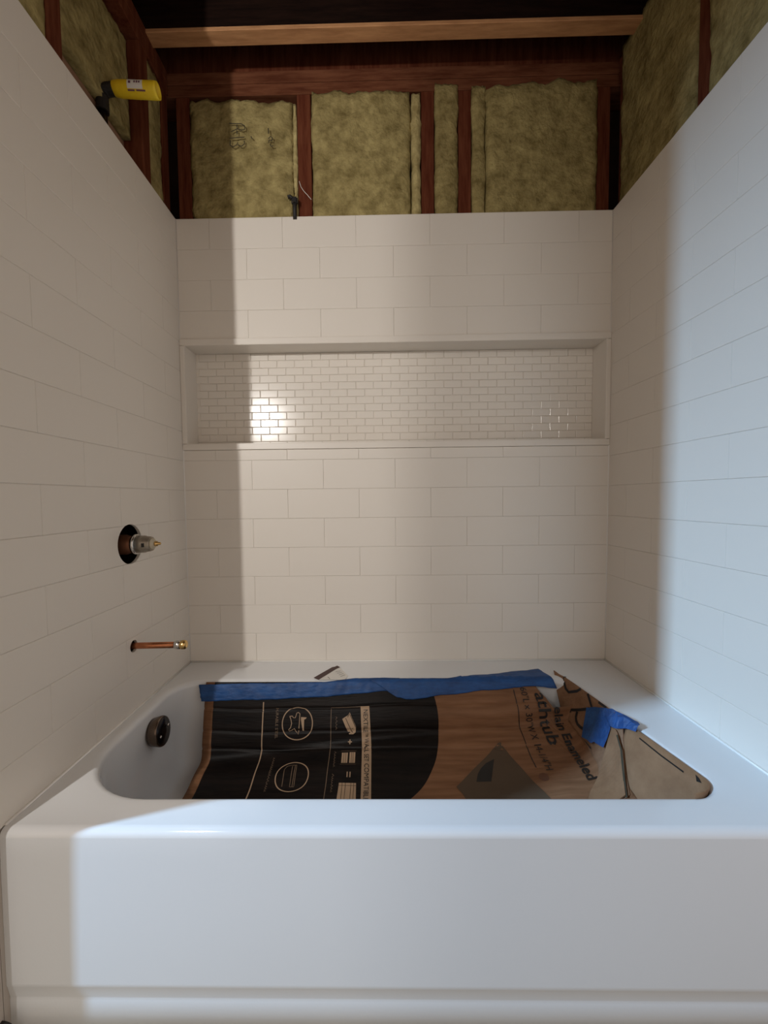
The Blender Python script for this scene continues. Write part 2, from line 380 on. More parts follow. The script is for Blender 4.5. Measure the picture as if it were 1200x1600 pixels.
# floor and the wall with the window, to the left of the alcove
tag(box('floor', -1.6, W + 0.3, -2.8, 0.12, -0.06, -0.031, 'subfloor'), 'bare plywood subfloor in front of the tub', kind='structure')
bm = bmesh.new(); x0, x1 = -1.5, -1.4
bbox(bm, x0, x1, -2.6, -1.95, 0, 2.5); bbox(bm, x0, x1, -1.05, -0.2, 0, 2.5); bbox(bm, x0, x1, -1.95, -1.05, 0, 0.85); bbox(bm, x0, x1, -1.95, -1.05, 2.11, 2.5)
wall_side = tag(finish(bm, 'wall_side', 'drywall'), 'drywall of the room beside the alcove', kind='structure')
bm = bmesh.new()
for a in ((-1.95, -1.91, 0.85, 2.11), (-1.09, -1.05, 0.85, 2.11), (-1.91, -1.09, 0.85, 0.89), (-1.91, -1.09, 2.07, 2.11)): bbox(bm, -1.49, -1.42, *a)
tag(finish(bm, 'window_1', 'trimw'), 'white window frame in the side wall', kind='structure')

# ---------------------------------------------------------------- caulk beads
def bead(name, pts, r, label):
    bm = bmesh.new(); tube(bm, pts, r, 8); return tag(finish(bm, name, 'caulk', None, True), label, kind='structure')
bead('trim_1', [(0.0, -0.0015, ZR + 0.002), (W, -0.0015, ZR + 0.002)], 0.0030, 'caulk bead along the back of the tub')
bead('trim_2', [(0.0015, 0.0, ZR + 0.002), (0.0015, -0.715, ZR + 0.002)], 0.0030, 'caulk bead along the left of the tub')
bead('trim_3', [(W - 0.0015, 0.0, ZR + 0.002), (W - 0.0015, -0.715, ZR + 0.002)], 0.0030, 'caulk bead along the right of the tub')
bead('trim_4', [(0.0, 0.0, ZR + 0.006), (0.0, 0.0, ZT - 0.001)], 0.0022, 'caulk bead in the left corner of the alcove')
bead('trim_5', [(W, 0.0, ZR + 0.006), (W, 0.0, ZT - 0.001)], 0.0022, 'caulk bead in the right corner of the alcove')

# ---------------------------------------------------------------- bathtub
def rounded(corners, radii, narc=12, nedge=(40, 16, 40, 16)):
    """closed loop: straight runs and corner arcs, always the same number of points"""
    n = len(corners); C = [Vector((c[0], c[1])) for c in corners]; out = []
    for i in range(n):
        p, c, q = C[i-1], C[i], C[(i+1) % n]
        d0, d1 = (p - c).normalized(), (q - c).normalized(); ang = math.acos(clamp(d0.dot(d1), -1, 1)); r = radii[i]
        t = r/math.tan(ang/2); a, b = c + d0*t, c + d1*t; o = c + (d0 + d1).normalized()*(r/math.sin(ang/2))
        for k in range(narc + 1):
            w = k/narc; v = (a - o).lerp(b - o, w)
            aa = math.atan2((a-o).y, (a-o).x); bb = math.atan2((b-o).y, (b-o).x)
            while bb - aa > math.pi: bb -= 2*math.pi
            while bb - aa < -math.pi: bb += 2*math.pi
            th = lerp(aa, bb, w); out.append(('a', o + Vector((math.cos(th), math.sin(th)))*r))
        out.append(('e', i))
    # fill straight runs
    res = []
    for idx, it in enumerate(out):
        if it[0] == 'a': res.append(it[1])
        else:
            a = res[-1]; b = out[(idx + 1) % len(out)][1]; m = nedge[it[1]]
            res += [a.lerp(b, k/m) for k in range(1, m)]
    return res
def rim_loop(off):
    return rounded([(0.038 - off, -0.148 + off), (1.258 + off, -0.148 + off), (1.336 + off, -0.641 - off), (0.036 - off, -0.641 - off)],
                   [0.088 + off, 0.05 + off, 0.055 + off, 0.175 + off])
floor_loop = rounded([(0.115, -0.205), (1.06, -0.205), (1.06, -0.575), (0.115, -0.575)], [0.07, 0.09, 0.09, 0.10])
outer_loop = rounded([(0.0, -0.0005), (W, -0.0005), (W, -0.712), (0.0, -0.712)], [0.0005]*4)
RL = 0.016; rim0 = rim_loop(0.0)
loops = [[(q.x, q.y, ZR) for q in outer_loop]]
mid = rim_loop(RL)
for t in (0.35, 0.7): loops.append([(lerp(a.x, b.x, t), lerp(a.y, b.y, t), ZR) for a, b in zip(outer_loop, mid)])
for k in range(6):
    th = k/5*math.pi/2; L_ = rim_loop(RL*(1 - math.sin(th))); loops.append([(q.x, q.y, ZR - RL*(1 - math.cos(th))) for q in L_])
ZF = 0.085
for k in range(1, 17):
    th = k/16*math.pi/2; ex = 2/3.4; h = 1 - math.cos(th)**ex if k < 16 else 1.0; v = math.sin(th)**ex
    loops.append([(lerp(a.x, b.x, h), lerp(a.y, b.y, h), lerp(ZR - RL, ZF, v)) for a, b in zip(rim0, floor_loop)])
cx, cy = 0.55, -0.39
for t in (0.25, 0.5, 0.75, 0.93): loops.append([(lerp(q.x, cx, t), lerp(q.y, cy, t), ZF - 0.004*t) for q in floor_loop])
bm = bmesh.new(); VL = [[bm.verts.new(v) for v in L_] for L_ in loops]; n = len(VL[0])
for A_, B_ in zip(VL, VL[1:]):
    for i in range(n): bm.faces.new((A_[i], A_[(i+1) % n], B_[(i+1) % n], B_[i]))
bm.faces.new(VL[-1])
tub = tag(empty('bathtub', (W/2, -0.36, 0)), 'white enamelled steel bathtub filling the tiled alcove', 'bathtub')
prof = [(-0.712 - 0.0135*math.sin(a), ZR - 0.0135*(1 - math.cos(a))) for a in [i/6*math.pi/2 for i in range(7)]]
NX = 24
def extrude_x(bm, prof, x0, x1, n):
    R_ = [[bm.verts.new((lerp(x0, x1, i/n), y, z)) for y, z in prof] for i in range(n + 1)]
    for P_, Q_ in zip(R_, R_[1:]):
        for a in range(len(prof) - 1): bm.faces.new((P_[a], P_[a+1], Q_[a+1], Q_[a]))
extrude_x(bm, prof, 0.0, W, NX)
body = keep_parent(finish(bm, 'tub_body', 'enamel', None, True), tub)
bm = bmesh.new()
ap = [(-0.7255, ZR - 0.0135), (-0.7265, 0.30), (-0.7275, 0.20), (-0.7285, 0.082), (-0.7283, 0.076), (-0.7272, 0.0735), (-0.7232, 0.051), (-0.7228, 0.0485), (-0.7235, 0.044), (-0.7245, -0.03), (-0.700, -0.03)]
extrude_x(bm, ap, 0.0, W, NX)
keep_parent(finish(bm, 'apron', 'apron', None, True), tub)
# overflow plate on the left end of the basin
ov = keep_parent(lathe_obj('overflow_plate', [(-0.012, 0.036), (0.0, 0.038), (0.012, 0.040), (0.016, 0.0385), (0.017, 0.036)], (0.053, -0.316, 0.296), (1, 0.02, 0.12), 'bronze'), tub)
lathe_obj('overflow_face', [(0.0160, 0.0355), (0.0175, 0.035), (0.0178, 0.010)], (0.053, -0.316, 0.296), (1, 0.02, 0.12), 'bronzeface', ov)
for dy, dz in ((0.020, 0.006), (-0.020, -0.006)):
    lathe_obj('screw', [(0.0, 0.0042), (0.003, 0.0040), (0.0045, 0.002)], (0.071, -0.316 + dy, 0.298 + dz), (1, 0.02, 0.12), 'chrome', ov, 14)

# ---------------------------------------------------------------- valve and spout stub (left wall)
v = tag(empty('shower_valve', (0.0, -0.319, 0.79)), 'bare worn shower valve cartridge sticking out of the round wall hole', 'valve')
VO = (0, -0.319, 0.819); VD = (1, 0.03, 0.02)
for nm, pr, m in (('valve_body', [(-0.075, 0.027), (-0.01, 0.027), (0.0, 0.0235), (0.016, 0.0235)], 'copperdark'),
                  ('retaining_ring', [(0.010, 0.0255), (0.012, 0.0275), (0.019, 0.0275), (0.021, 0.0255)], 'chrome'),
                  ('cartridge_sleeve', [(0.019, 0.0240), (0.040, 0.0232), (0.043, 0.0218), (0.054, 0.0200), (0.058, 0.0190)], 'zinc'),
                  ('cartridge_core', [(0.056, 0.0150), (0.062, 0.0145), (0.0625, 0.0105), (0.066, 0.0105)], 'plasticw'),
                  ('stem', [(0.065, 0.0070), (0.072, 0.0070), (0.073, 0.0040), (0.080, 0.0038), (0.0815, 0.002)], 'brass')):
    keep_parent(lathe_obj(nm, pr, VO, VD, m, None, 24), v)
bm = bmesh.new(); bbox(bm, -0.078, -0.048, -0.395, -0.246, 0.79, 0.85); bmesh.ops.bevel(bm, geom=bm.edges[:], offset=0.008, segments=2, affect='EDGES')
keep_parent(finish(bm, 'rough_in_body', 'bronze'), v)
bm = bmesh.new()
for sy in (-1, 1):
    bbox(bm, 0.043, 0.048, -0.319 + sy*0.0215 - 0.003, -0.319 + sy*0.0215 + 0.003, 0.814, 0.824)
    keep_parent(finish(bm, 'locking_tab', 'iron'), v); bm = bmesh.new()
s_ = tag(empty('spout_pipe', (0.0, -0.322, 0.53)), 'copper spout pipe with brass end cap low on the left wall', 'pipe')
keep_parent(lathe_obj('pipe', [(-0.07, 0.0085), (0.120, 0.0085)], (0, -0.322, 0.541), (1, 0.015, 0.012), 'copper', None, 20), s_)
keep_parent(lathe_obj('collar', [(0.111, 0.0092), (0.115, 0.0115), (0.126, 0.0120), (0.128, 0.0105)], (0, -0.322, 0.541), (1, 0.015, 0.012), 'chrome', None, 20), s_)
keep_parent(lathe_obj('end_cap', [(0.127, 0.0108), (0.133, 0.0125), (0.141, 0.0120), (0.144, 0.0095), (0.145, 0.005)], (0, -0.322, 0.541), (1, 0.015, 0.012), 'brass', None, 20), s_)

# shower riser with its yellow stub, above the left wall
rz = tag(empty('shower_riser', (-0.045, -0.275, ZT)), 'dark shower riser pipe with a yellow labelled plastic stub', 'pipe')
keep_parent(lathe_obj('riser_pipe', [(0, 0.011), (0.20, 0.011)], (-0.055, -0.275, ZT - 0.05), (0, 0, 1), 'bronzeface', None, 18), rz)
bm = bmesh.new(); tube(bm, [(-0.055, -0.275, 1.98), (-0.055, -0.275, 2.018), (-0.051, -0.275, 2.031), (-0.040, -0.274, 2.037), (-0.022, -0.273, 2.039)], 0.0155, 16)
bbox(bm, -0.070, -0.060, -0.310, -0.240, 2.018, 2.048)
keep_parent(finish(bm, 'elbow', 'iron', None, False), rz)
YD = Vector((1, 0.04, -0.03)).normalized(); YO = Vector((-0.026, -0.273, 2.040))
yb = keep_parent(lathe_obj('yellow_stub', [(0.0, 0.014), (0.004, 0.0165), (0.020, 0.0185), (0.112, 0.0192), (0.119, 0.0185), (0.119, 0.0155), (0.10, 0.0150)], YO, YD, 'yellow', None, 28), rz)
def on_stub(t, a, r=0.0193):
    s1 = Vector((0, -1, 0)); s1 = (s1 - YD*s1.dot(YD)).normalized(); s2 = YD.cross(s1)
    if s2.z < 0: s2 = -s2
    return YO + YD*t + (s1*math.cos(a) + s2*math.sin(a))*r
def stub_patch(name, t0, t1, a0, a1, m, r=0.0193):
    bm = bmesh.new(); n = 8; R_ = [[bm.verts.new(on_stub(t, lerp(a0, a1, i/n), r)) for i in range(n + 1)] for t in (t0, t1)]
    for i in range(n): bm.faces.new((R_[0][i], R_[0][i+1], R_[1][i+1], R_[1][i]))
    return finish(bm, name, m, yb, True)
stub_patch('sticker', 0.046, 0.086, -0.65, 0.55, 'paper')
for t0, t1, a0, a1 in ((0.048, 0.068, 0.50, 0.66), (0.050, 0.056, -0.1, 0.25), (0.064, 0.068, -0.02, 0.3), (0.070, 0.074, -0.02, 0.32), (0.076, 0.080, 0.0, 0.28), (0.046, 0.064, -0.9, -0.74), (0.068, 0.092, -0.88, -0.72)):
    stub_patch('printed_mark', t0, t1, a0, a1, 'purple', 0.0196)

# ---------------------------------------------------------------- insulation batts
def batt(name, label, fn, u0, u1, v0, v1, depth, seed, group, m='batt', rag=0.012, bulge=0.008, nu=34, nv=30, slope=0.0):
    """fn(u, v, d) -> world; d grows into the wall; d may be negative where the batt bulges out"""
    bm = bmesh.new(); grid = []
    for j in range(nv + 1):
        row = []
        for i in range(nu + 1):
            a, b = i/nu, j/nv
            top = v1 + slope*(a - 0.5) + rag*(noise.noise(Vector((a*(u1-u0)*22, seed, 1.3))) + 0.6*noise.noise(Vector((a*(u1-u0)*75, seed, 4.1))))
            vv = lerp(v0, top, b)
            e = 0.004*noise.noise(Vector((vv*18, seed, 7.7))) + 0.003*noise.noise(Vector((vv*60, seed, 2.2)))
            uu = lerp(u0, u1, a) + e*(2*a - 1)
            edge = min(1, min(a, 1 - a)*(u1 - u0)/0.02, (1 - b)*(v1 - v0)/0.025)
            h = bulge*edge**0.5 + 0.006*noise.noise(Vector((uu*9, vv*9, seed))) + 0.0045*noise.noise(Vector((uu*30, vv*24, seed + 5))) + 0.002*noise.noise(Vector((uu*90, vv*70, seed)))
            row.append(bm.verts.new(fn(uu, vv, -h)))
        grid.append(row)
    for j in range(nv):
        for i in range(nu): bm.faces.new((grid[j][i], grid[j][i+1], grid[j+1][i+1], grid[j+1][i]))
    ring = grid[0] + [r[-1] for r in grid[1:]] + grid[-1][-2::-1] + [r[0] for r in grid[-2:0:-1]]
    back = []
    uvs = [(lerp(u0, u1, i/nu), v0) for i in range(nu + 1)] + [(u1, lerp(v0, v1, j/nv)) for j in range(1, nv + 1)] + [(lerp(u0, u1, i/nu), v1) for i in range(nu - 1, -1, -1)] + [(u0, lerp(v0, v1, j/nv)) for j in range(nv - 1, 0, -1)]
    for q in uvs: back.append(bm.verts.new(fn(q[0], q[1], depth)))
    k = len(ring)
    for i in range(k): bm.faces.new((ring[i], ring[(i+1) % k], back[(i+1) % k], back[i]))
    bm.faces.new(back)
    o = finish(bm, name, m, None, True)
    return tag(o, label, 'insulation', group)
fb = lambda u, v, d: (u, 0.016 + d, v)
ZB = ZT - 0.02
G1 = 'insulation batts in the back wall'
b1 = batt('insulation_batt', 'mineral wool batt printed R-13, half in shadow, leftmost in the back wall', fb, 0.053, 0.398, ZB, 2.274, 0.085, 1.1, G1, slope=-0.02)
batt('insulation_batt', 'thin torn insulation edge left of the stud with the black clip', fb, 0.400, 0.4125, ZB, 2.262, 0.085, 2.7, G1, 'batt2', nu=4, bulge=0.004)
batt('insulation_batt', 'widest bright mineral wool batt in the middle of the back wall', fb, 0.463, 0.794, ZB, 2.293, 0.085, 3.4, G1, slope=-0.012, bulge=0.011)
batt('insulation_batt', 'pale folded insulation edge standing up beside the middle batt', fb, 0.797, 0.829, ZB, 2.288, 0.085, 4.6, G1, 'batt2', nu=6, bulge=0.012, rag=0.015)
batt('insulation_batt', 'narrow mineral wool strip between the two close studs', fb, 0.876, 0.953, ZB, 2.314, 0.085, 5.9, G1, nu=10, bulge=0.010, slope=-0.012)
batt('insulation_batt', 'slim insulation strip left of the rightmost back wall batt', fb, 1.000, 1.044, ZB, 2.302, 0.085, 6.2, G1, nu=8, bulge=0.004)
batt('insulation_batt', 'lumpy mineral wool batt, rightmost of the back wall', fb, 1.047, 1.416, ZB, 2.312, 0.085, 7.5, G1, bulge=0.010, slope=0.012)
fl = lambda u, v, d: (-0.022 - d, u, v)
G2 = 'insulation batts above the left wall'
batt('insulation_batt', 'shaded batt in the left wall nearest the front', fl, -0.748, -0.508, ZB, 2.278, 0.085, 8.3, G2, bulge=0.004)
batt('insulation_batt', 'shaded batt in the left wall behind the yellow stub', lambda u, v, d: (-0.052 - d*0.5, u, v), -0.460, -0.158, 2.006, 2.278, 0.085, 9.1, G2, bulge=0.010)
batt('insulation_batt', 'narrow shaded batt in the left wall beside the corner', fl, -0.109, -0.039, ZB, 2.278, 0.085, 10.4, G2, nu=10, bulge=0.004)
fr = lambda u, v, d: (W + 0.0145 + d, u, v)
G3 = 'insulation batts above the right wall'
batt('insulation_batt', 'large olive batt in the right wall next to the back corner', fr, -0.322, -0.012, ZB, 2.385, 0.085, 11.8, G3, bulge=0.003)
batt('insulation_batt', 'large olive batt in the right wall past the dark gap', fr, -0.745, -0.366, ZB, 2.385, 0.085, 12.6, G3, bulge=0.003)

# ---------------------------------------------------------------- flat print mapped on a surface
def surf_n(fn, a, b, want):
    h = 1.2e-3; p0, p1 = Vector(fn(a - h, b)), Vector(fn(a + h, b)); q0, q1 = Vector(fn(a, b - h)), Vector(fn(a, b + h))
    n = (p1 - p0).cross(q1 - q0); n = n.normalized() if n.length > 1e-12 else Vector(want)
    return -n if n.dot(Vector(want)) < 0 else n
WANT = (-0.1, -0.7, 0.7)
def map_bm(bm, fn, off, maxlen=0.014):
    for _ in range(6):
        lng = [e for e in bm.edges if e.calc_length() > maxlen]
        if not lng: break
        bmesh.ops.subdivide_edges(bm, edges=lng, cuts=1); bmesh.ops.triangulate(bm, faces=bm.faces[:])
    for v_ in bm.verts:
        a, b = v_.co.x, v_.co.y; v_.co = Vector(fn(a, b)) + surf_n(fn, a, b, WANT)*off
def fill2d(name, polys, fn, m, parent, off=0.0012):
    bm = bmesh.new()
    for pl in polys: bm.faces.new([bm.verts.new((p[0], p[1], 0)) for p in pl])
    bmesh.ops.triangulate(bm, faces=bm.faces[:]); map_bm(bm, fn, off)
    return keep_parent(finish(bm, name, m), parent)
def stroke(name, lines, w, fn, m, parent, off=0.0010):
    bm = bmesh.new()
    for ln in lines:
        pts = [ln[0]]
        for a, b in zip(ln, ln[1:]):
            n = max(1, int(math.hypot(b[0]-a[0], b[1]-a[1])/0.008)); pts += [(lerp(a[0], b[0], k/n), lerp(a[1], b[1], k/n)) for k in range(1, n + 1)]
        P = [Vector(fn(*p)) for p in pts]; N_ = [surf_n(fn, *p, WANT) for p in pts]; prev = None
        for i in range(len(P)):
            t = P[min(i+1, len(P)-1)] - P[max(i-1, 0)]; s = N_[i].cross(t).normalized()*(w/2)
            cur = (bm.verts.new(P[i] + N_[i]*off + s), bm.verts.new(P[i] + N_[i]*off - s))
            if prev: bm.faces.new((prev[0], prev[1], cur[1], cur[0]))
            prev = cur
    return keep_parent(finish(bm, name, m), parent)
def text_bm(body_, bold=0.0):
    cu = bpy.data.curves.new('t', 'FONT'); cu.body = body_; cu.size = 1.0; cu.resolution_u = 3; cu.offset = bold
    o = bpy.data.objects.new('t', cu); COLL.objects.link(o); dg = bpy.context.evaluated_depsgraph_get(); dg.update()
    me = bpy.data.meshes.new_from_object(o.evaluated_get(dg)); bpy.data.objects.remove(o, do_unlink=True)
    bm = bmesh.new(); bm.from_mesh(me); bpy.data.meshes.remove(me)
    bmesh.ops.remove_doubles(bm, verts=bm.verts, dist=1e-5)
    return bm
def text(name, body_, s0, s1, x0, h, fn, m, parent, off=0.0024, bold=0.0):
    """reads along +second coordinate, letter tops towards +first; h = capital height"""
    bm = text_bm(body_, bold); xs = [v_.co.x for v_ in bm.verts]; a, b = min(xs), max(xs)
    for v_ in bm.verts: v_.co = Vector((x0 + v_.co.y/0.70*h, lerp(s0, s1, (v_.co.x - a)/(b - a)), 0))
    bmesh.ops.triangulate(bm, faces=bm.faces[:]); map_bm(bm, fn, off, 0.012)
    return keep_parent(finish(bm, name, m), parent)

# print on the leftmost batt
def batt_face(u, v): return (u, -0.0045, v)
def batt_text(name, lines, w): return stroke(name, lines, w, batt_face, 'inkfaint', b1, 0.0)
bx = lambda px, py: (0.666 + (px - 588)/447.0, 1.886 + (341 - py)/447.0)
R13 = [[(376, 207), (394, 208), (399, 211), (399, 216), (394, 217), (388, 215), (387, 209)], [(388, 215), (378, 219)], [(387, 217), (387.5, 223)], [(376, 228), (398, 227)],
       [(377, 231), (376.5, 238), (381, 240.5), (386, 238), (388, 234), (388.5, 238), (393, 240), (398, 237), (398, 232)]]
batt_text('printed_text', [[bx(*p) for p in l] for l in R13], 0.0032)
FADED = [[(434, 215), (434.5, 223)], [(434, 230), (437, 227), (440, 229), (439, 233), (435, 232), (434, 236)], [(436, 238), (438, 241), (441, 240)], [(408, 226), (410, 230)]]
for l in FADED: batt_text('printed_mark', [[bx(*p) for p in l]], 0.0032)

# ---------------------------------------------------------------- big cardboard sheet
cs = tag(empty('cardboard_sheet', (0.66, -0.35, ZF)), 'black printed cardboard sheet lining the back of the tub', 'cardboard')
def top_s(X): return 0.012 + (max(0, X - 1.150)*1.75 if X < 1.19 else 0.082)
bm = bmesh.new(); uvl = bm.loops.layers.uv.new('metres'); XA, XB = 0.121, 1.252; nu, nv = 92, 150; G_ = []
for i in range(nu + 1):
    X = lerp(XA, XB, i/nu); col = []
    for j in range(nv + 1):
        s = lerp(top_s(X), 0.50, j/nv); q = bm.verts.new(sheet(X, s)); col.append((q, X, s))
    G_.append(col)
for i in range(nu):
    for j in range(nv):
        c4 = (G_[i][j], G_[i+1][j], G_[i+1][j+1], G_[i][j+1]); f = bm.faces.new([c[0] for c in c4])
        for lp, c in zip(f.loops, c4): lp[uvl].uv = (c[1], c[2])
bmesh.ops.recalc_face_normals(bm, faces=bm.faces)
bm.faces.ensure_lookup_table()
if bm.faces[5].normal.dot(Vector(WANT)) < 0: bmesh.ops.reverse_faces(bm, faces=bm.faces[:])
me = bpy.data.meshes.new('panel'); bm.to_mesh(me); bm.free()
panel = keep_parent(link(me, 'panel', 'sheet', None, True), cs)
md = panel.modifiers.new('thickness', 'SOLIDIFY'); md.thickness = 0.0035; md.offset = -1
S = sheet
def circ(cx_, cy_, r, n=40): return [(cx_ + r*math.cos(2*math.pi*k/n), cy_ + r*math.sin(2*math.pi*k/n)) for k in range(n + 1)]
stroke('printed_line', [[(0.308, 0.068), (0.308, 0.40)]], 0.0034, S, 'tan', cs)
stroke('printed_circle', [circ(0.417, 0.129, 0.047)], 0.0030, S, 'tan', cs)
ax = lambda px, py: (0.417 + (px - 464.5)*0.00198, 0.129 + (py - 1130.5)*0.00185)
stroke('printed_anvil', [[ax(*p) for p in ((452, 1120), (456, 1119.5), (458, 1122), (461, 1122), (463, 1115), (465.5, 1114), (468, 1116), (467.5, 1130), (466.5, 1146), (462.5, 1141), (460, 1137), (457, 1139), (452, 1140.5), (451, 1139), (454, 1136), (455.5, 1130), (454, 1124), (452, 1120))]], 0.0020, S, 'tan', cs)
fill2d('printed_hammer', [[ax(*p) for p in ((470, 1121), (479, 1121.5), (477, 1124), (475, 1124.5), (475, 1140), (473, 1140), (473, 1124.5), (470, 1125))]], S, 'tan', cs)
stroke('printed_circle', [circ(0.4205, 0.2955, 0.0475)], 0.0030, S, 'tan', cs)
stroke('printed_tub', [[(0.398, 0.326), (0.394, 0.274), (0.400, 0.262), (0.410, 0.259), (0.428, 0.258), (0.432, 0.327), (0.420, 0.327), (0.416, 0.262)], [(0.424, 0.259), (0.427, 0.327)]], 0.0018, S, 'tandim', cs)
text('printed_text', 'DURABLE STEEL', 0.084, 0.170, 0.349, 0.0085, S, 'tandim', cs)
random.seed(3)
def scribble(x0, h, s0, s1):
    out = []; s = s0
    while s < s1:
        l = random.uniform(0.003, 0.008); out.append([(x0 + random.uniform(0, h*0.2), s), (x0 + h*random.uniform(0.6, 1), s + l*0.5), (x0 + h*0.1, s + l)]); s += l + 0.002
    return out
stroke('printed_text', scribble(0.349, 0.008, 0.229, 0.338), 0.0014, S, 'tandim', cs)
for a, b in ((0.112, 0.142), (0.215, 0.262), (0.290, 0.345)): stroke('printed_text', scribble(0.535, 0.006, a, b), 0.0012, S, 'tandim', cs)
stroke('printed_frame', [[(0.521, 0.40), (0.521, 0.084), (0.612, 0.084)]], 0.0018, S, 'tandim', cs)
fill2d('printed_band', [[(0.612, 0.082), (0.639, 0.082), (0.645, 0.20), (0.646, 0.42), (0.619, 0.42), (0.617, 0.20)]], S, 'tan', cs)
text('printed_text', 'NEXTILE\u2122', 0.094, 0.171, 0.6215, 0.0135, S, 'ink', cs, 0.0030)
text('printed_text', 'WALL SET', 0.176, 0.250, 0.6245, 0.0135, S, 'ink', cs, 0.0030)
text('printed_text', 'COMPATIBLE', 0.258, 0.370, 0.6255, 0.0135, S, 'ink', cs, 0.0030)
fill2d('printed_tub', [[(0.556, 0.118), (0.573, 0.109), (0.579, 0.101), (0.587, 0.118), (0.598, 0.138), (0.597, 0.156), (0.590, 0.162), (0.578, 0.162)]], S, 'tan', cs)
stroke('printed_tub_lines', [[(0.566, 0.116), (0.588, 0.156)], [(0.580, 0.108), (0.597, 0.140)], [(0.572, 0.114), (0.579, 0.104)]], 0.0022, S, 'gray', cs, 0.0016)
stroke('printed_plus', [[(0.574, 0.186), (0.586, 0.186)], [(0.580, 0.179), (0.580, 0.193)]], 0.0030, S, 'tan', cs)
fill2d('printed_panels', [[(0.558, 0.219), (0.576, 0.219), (0.576, 0.254), (0.558, 0.254)], [(0.581, 0.218), (0.598, 0.218), (0.598, 0.254), (0.581, 0.254)]], S, 'tan', cs)
stroke('printed_panel_lines', [[(0.564, 0.219), (0.564, 0.254)], [(0.570, 0.219), (0.570, 0.254)], [(0.587, 0.219), (0.587, 0.254)], [(0.592, 0.219), (0.592, 0.254)], [(0.555, 0.214), (0.601, 0.214)], [(0.555, 0.259), (0.601, 0.259)]], 0.0014, S, 'gray', cs, 0.0016)
stroke('printed_equals', [[(0.578, 0.283), (0.578, 0.298)], [(0.586, 0.283), (0.586, 0.298)]], 0.0028, S, 'tan', cs)
fill2d('printed_wall_set', [[(0.557, 0.314), (0.604, 0.314), (0.606, 0.372), (0.555, 0.372)]], S, 'tan', cs)
stroke('printed_panel_lines', [[(x, 0.314), (x, 0.37)] for x in (0.566, 0.575, 0.590, 0.598)] + [[(0.557, 0.322), (0.604, 0.322)]], 0.0014, S, 'gray', cs, 0.0016)
fill2d('printed_shape', [[(1.019, 0.189), (1.090, 0.385), (0.89, 0.385), (0.880, 0.348), (0.869, 0.323), (0.923, 0.310), (0.961, 0.312), (1.004, 0.205), (1.010, 0.193)]], S, 'gray', cs)
fill2d('printed_shape', [[(0.923, 0.310), (0.932, 0.288), (0.945, 0.270), (0.962, 0.254), (0.988, 0.240), (0.961, 0.311)]], S, 'ink', cs, 0.0016)
stroke('printed_line', [[(1.088, 0.036), (1.087, 0.276)]], 0.0022, S, 'ink', cs)
text('printed_text', '60"L x 30"W X 14-1/4"H', 0.030, 0.288, 1.1085, 0.0190, S, 'ink', cs)
text('printed_text', 'athtub', 0.046, 0.206, 1.148, 0.0350, S, 'ink', cs, bold=0.012)
text('printed_text', 'elain Enameled', 0.092, 0.330, 1.1925, 0.0235, S, 'ink', cs, bold=0.022)
fill2d('stain', [circ(1.095, 0.305, 0.012, 12)[:-1]], S, 'stain', cs)

# ---------------------------------------------------------------- corner cardboard (right end)
cc = tag(empty('cardboard_corner_piece', (1.25, -0.32, 0.30)), 'brown kraft cardboard piece wrapped up the right end of the tub', 'cardboard')
def patch(name, rows, fn, m, parent, thick=0.003, off=0.0, nu=10, nv=24, smooth=True):
    """rows: (Y, e0, e1) knots; surface between e0 and e1 for each Y"""
    bm = bmesh.new(); R_ = []
    for j in range(nv + 1):
        y = lerp(rows[0][0], rows[-1][0], j/nv)
        for a, b in zip(rows, rows[1:]):
            if min(a[0], b[0]) - 1e-9 <= y <= max(a[0], b[0]) + 1e-9: break
        t = (y - a[0])/(b[0] - a[0]); e0, e1 = lerp(a[1], b[1], t), lerp(a[2], b[2], t)
        row = []
        for i in range(nu + 1):
            e = lerp(e0, e1, i/nu); q = Vector(fn(e, y)) + surf_n(fn, e, y, (-0.7, -0.2, 0.7))*off; row.append(bm.verts.new(q))
        R_.append(row)
    for P_, Q_ in zip(R_, R_[1:]):
        for i in range(nu): bm.faces.new((P_[i], P_[i+1], Q_[i+1], Q_[i]))
    bmesh.ops.recalc_face_normals(bm, faces=bm.faces); bm.faces.ensure_lookup_table()
    if bm.faces[len(bm.faces)//2].normal.z < 0: bmesh.ops.reverse_faces(bm, faces=bm.faces[:])
    me = bpy.data.meshes.new(name); bm.to_mesh(me); bm.free(); o = link(me, name, m, None, smooth); keep_parent(o, parent)
    md = o.modifiers.new('thickness', 'SOLIDIFY'); md.thickness = thick; md.offset = -1
    return o
patch('flap', [(-0.100, 0.004, 0.0065), (-0.15, -0.001, 0.026), (-0.19, -0.001, 0.033), (-0.30, -0.001, 0.046), (-0.384, 0.0, 0.060), (-0.41, 0.016, 0.075), (-0.443, 0.036, 0.116), (-0.49, 0.062, 0.15)], corner, 'kraft', cc, 0.003, 0.001, 12, 40)
Cn = corner
stroke('printed_letter', [[(-0.001, -0.147), (0.006, -0.158), (0.009, -0.170), (0.009, -0.185), (0.006, -0.200), (0.0035, -0.214), (0.0, -0.226)]], 0.0080, Cn, 'ink', cc, 0.002)
stroke('printed_letter', [[(0.0, -0.256), (0.008, -0.287), (0.0235, -0.216), (0.026, -0.221)]], 0.0080, Cn, 'ink', cc, 0.002)
stroke('printed_letter', [[(0.020, -0.242), (0.0255, -0.245), (0.0295, -0.252), (0.0325, -0.263), (0.0335, -0.276), (0.033, -0.294)]], 0.0080, Cn, 'ink', cc, 0.002)
fill2d('torn_slit', [[(0.045, -0.303), (0.047, -0.340), (0.064, -0.371), (0.050, -0.345)]], Cn, 'ink', cc, 0.0025)
